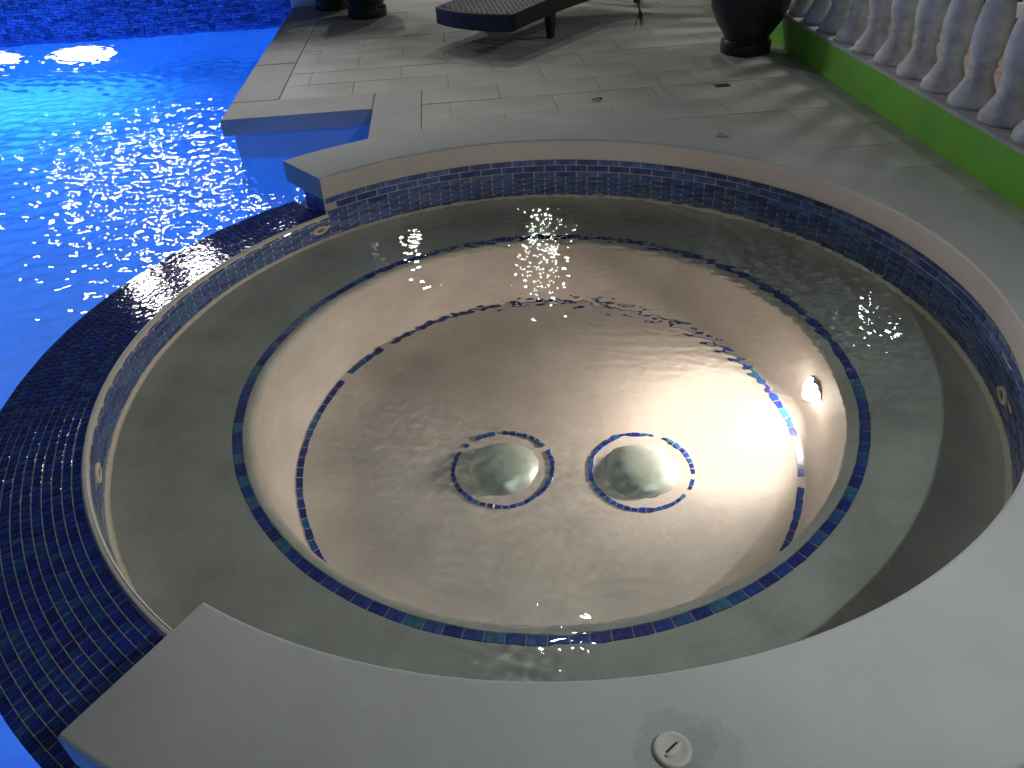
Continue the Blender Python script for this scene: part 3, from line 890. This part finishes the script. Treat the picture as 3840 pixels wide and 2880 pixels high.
# ------------------------------------------------------------------ lids and small things
def lid(x, y, r, label):
    Mx = Matrix.Translation((x, y, 0.0))
    vs, fs = revolve([(r, -0.002), (r, 0.006), (r * 0.96, 0.0095), (r * 0.80, 0.011), (r * 0.74, 0.0095), (0.0005, 0.0095)], 0, 360, 48)
    o = ob('access_lid', mk('access_lid', vs, fs, M_plastic, True), None, Mx)
    mb = MB()
    n = 14                                 # raised crescent beside the finger slot
    vs = []; fs = []
    for i in range(n + 1):
        u = -0.6 + 1.2 * i / n
        wv = 0.30 * math.sqrt(max(0, 1 - (u / 0.62) ** 2))
        vs += [(u * r, 0.02 * r, 0.0094), (u * r, 0.02 * r, 0.0125), (u * r, -wv * r * 0.6, 0.016), (u * r, -wv * r - 0.02 * r, 0.0094)]
    for i in range(n):
        for k in range(3): fs.append((i * 4 + k, i * 4 + k + 1, i * 4 + 4 + k + 1, i * 4 + 4 + k))
    mb.add(vs, fs)
    Mr = Mx @ Matrix.Rotation(R(38), 4, 'Z')
    ob('grip', mk('grip', mb.v, mb.f, M_plastic, True), o, Mr)
    mb = MB(); mb.box(-0.42 * r, 0.42 * r, 0.035 * r, 0.16 * r, 0.0085, 0.0102)
    ob('finger_slot', mk('finger_slot', mb.v, mb.f, M_darkhole), o, Mr)
    tag(o, label, 'lid')
lid(0.131, -1.757, 0.036, 'round ivory plastic lid with finger slot in the near coping')
lid(1.035, 1.508, 0.034, 'tiny pale round lid in the far coping of the hot tub')
# floor drain grate by the big pot
gx, gy = D(1.388, 2.304)
dg = empty('deck_drain', (gx, gy, -0.004), 'small dark square drain grate in the deck in front of the big pot', 'drain', rz=TH)
Mg = Matrix.Translation((gx, gy, -0.003)) @ Matrix.Rotation(TH, 4, 'Z')
mb = MB(); mb.box(-0.045, 0.045, -0.028, 0.028, -0.004, 0.0012); mb.obj('frame', M_black, dg, M=Mg)
for k in range(3):
    mb = MB(); mb.box(-0.036, 0.036, -0.021 + k * 0.016, -0.012 + k * 0.016, 0.0013, 0.0042); mb.obj('bar', M_metal, dg, M=Mg)
# a dead leaf on the deck
lx, ly = D(0.60, 2.202)
vs = []; fs = []
for i in range(7):
    t = i / 6
    wv = 0.016 * math.sin(math.pi * (0.08 + 0.88 * t))
    vs += [(-0.035 + 0.07 * t, -wv, 0.006 + 0.006 * math.sin(t * 5)), (-0.035 + 0.07 * t, 0, 0.002 + 0.004 * math.sin(t * 4)), (-0.035 + 0.07 * t, wv, 0.009)]
for i in range(6):
    for k in range(2): fs.append((i * 3 + k, i * 3 + k + 1, i * 3 + 4 + k, i * 3 + 3 + k))
o = ob('fallen_leaf', mk('fallen_leaf', vs, fs, M_dry), None, Matrix.Translation((lx, ly, -0.003)) @ Matrix.Rotation(0.4, 4, 'Z'))
tag(o, 'tiny dark dead leaf lying on the deck beyond the coping', 'leaf')

# ------------------------------------------------------------------ yard beyond the balustrade
mb = MB(); mb.add([(*D(2.28, -12), -0.6), (*D(30, -12), -0.6), (*D(30, 30), -0.6), (*D(2.28, 30), -0.6)], [(0, 1, 2, 3)])
tag(mb.obj('yard_ground', M_pave), kind='structure')
gw = empty('lime_wall', (*D(4.9, 7.5), -0.6), 'lime green house wall glimpsed between the balusters', 'wall')
mb = MB(); mb.box(4.55, 5.02, 5.75, 14.0, -0.45, 2.8, MW); mb.obj('wall_body', M_green2, gw)
mb = MB(); mb.box(4.53, 5.04, 5.73, 14.0, -0.6, -0.4505, MW); mb.obj('plinth', M_curb, gw)
dr = empty('glass_door', (*D(6.1, 5.8), -0.6), 'white-framed dark glass door glimpsed through the rightmost balusters', 'door')
mb = MB(); mb.box(5.03, 7.2, 5.72, 5.80, -0.6, -0.44, MW, 0.01); mb.obj('sill', M_white, dr)
for x in (5.10, 5.62, 6.20, 6.8):
    mb = MB(); mb.box(x, x + 0.055, 5.735, 5.80, -0.4395, 1.6, MW); mb.obj('frame_post', M_white, dr)
for x in (5.155, 5.675, 6.255):
    mb = MB(); mb.box(x, x + 0.465, 5.76, 5.775, -0.4395, 1.6, MW); mb.obj('pane', M_glassdark, dr)

# ------------------------------------------------------------------ garden lamps that the water mirrors, and added ones
M_lampglass = emit('lamp_glass', (1.0, 0.96, 0.88), 30.0)
def lamp_post(x, y, h, aim, power, radius, col, label, caustic=False, group='lamp posts round the pool', spread=180):
    e = empty('lamp_post', (x, y, -0.004), label, 'lamp post', group)
    mb = MB(); mb.tube([(x, y, -0.2), (x, y, h - 0.05)], 0.035, 14); mb.obj('post', M_black, e, True)
    mb = MB(); vs, fs = revolve([(0.10, 0), (0.10, 0.02), (0.06, 0.05), (0.036, 0.06)], 0, 360, 20); mb.add(vs, fs, Matrix.Translation((x, y, -0.004))); mb.obj('foot', M_black, e, True)
    d = (Vector(aim) - Vector((x, y, h))).normalized()
    q = d.to_track_quat('Z', 'Y').to_matrix().to_4x4()
    Mx = Matrix.Translation((x, y, h)) @ q
    vs, fs = revolve([(0.0005, -0.12), (radius * 0.6, -0.11), (radius * 1.12, -0.04), (radius * 1.2, 0.03), (radius * 1.12, 0.03), (radius * 1.05, 0.0)], 0, 360, 32)
    hd = ob('lamp_head', mk('lamp_head', vs, fs, M_black, True), e, Mx)
    vs, fs = revolve([(radius * 1.08, 0.0), (0.0005, 0.004)], 0, 360, 32)
    ob('glass', mk('glass', vs, fs, M_lampglass), hd, Mx)
    disc_light('lamp_light', e, Vector((x, y, h)) + d * 0.02, d, radius, power, col, caustic, spread)
def polar(az, dist): return (CAM.x + dist * math.sin(R(az)), CAM.y + dist * math.cos(R(az)))
def at_el(dist, el): return dist * math.tan(R(el)) - 1.87
x, y = polar(3.2, 9.6); lamp_post(x, y, at_el(9.6, 26.5), (0, 1.5, 0), 16, 0.08, (1.0, 0.99, 0.94), 'black lamp post on the deck straight beyond the lounger')
x, y = polar(-7.2, 9.4); lamp_post(x, y, at_el(9.4, 25.2), (-0.6, 1.5, 0), 16, 0.085, (1.0, 0.98, 0.95), 'small black lamp post beside the far planters')
x, y = polar(-24.5, 12.0); lamp_post(x, y, at_el(12.0, 21.0), (-2.6, 3.0, -0.3), 60, 0.20, (1.0, 0.98, 1.0), 'wide-headed lamp post behind the mosaic wall')
x, y = polar(-21.0, 12.4); lamp_post(x, y, at_el(12.4, 23.5), (-2.2, 2.0, -0.3), 45, 0.16, (1.0, 0.98, 1.0), 'added lamp post, tallest of those behind the mosaic wall')  # added to make the pool's sparkle denser
x, y = polar(-28.5, 12.4); lamp_post(x, y, at_el(12.4, 19.5), (-3.2, 3.0, -0.3), 45, 0.16, (1.0, 0.98, 1.0), 'added lamp post, leftmost of those behind the mosaic wall')  # added to spread the pool's sparkle wider
x, y = polar(-17.0, 11.6); lamp_post(x, y, at_el(11.6, 22.5), (-1.8, 2.6, -0.3), 45, 0.20, (1.0, 0.98, 1.0), 'lamp post behind the right end of the mosaic wall')
x, y = polar(30.0, 7.2); lamp_post(x, y, at_el(7.2, 28.8), (0.9, 0.9, 0), 9, 0.22, (0.9, 0.94, 1.0), 'lamp post in the yard beyond the balustrade')
lamp_post(1.76, -2.30, 2.55, (0.60, -1.0, 0), 14.5, 0.05, (0.93, 0.97, 1.0), 'lamp post standing behind the camera to the right', caustic=True, spread=74)
x, y = D(3.9, 3.2); lamp_post(x, y, 2.4, (*D(5.2, 5.6), -0.6), 24, 0.08, (1.0, 0.97, 0.92), 'added lamp post in the yard to light the lime green house', spread=110)  # no known lamp here; added to brighten the yard
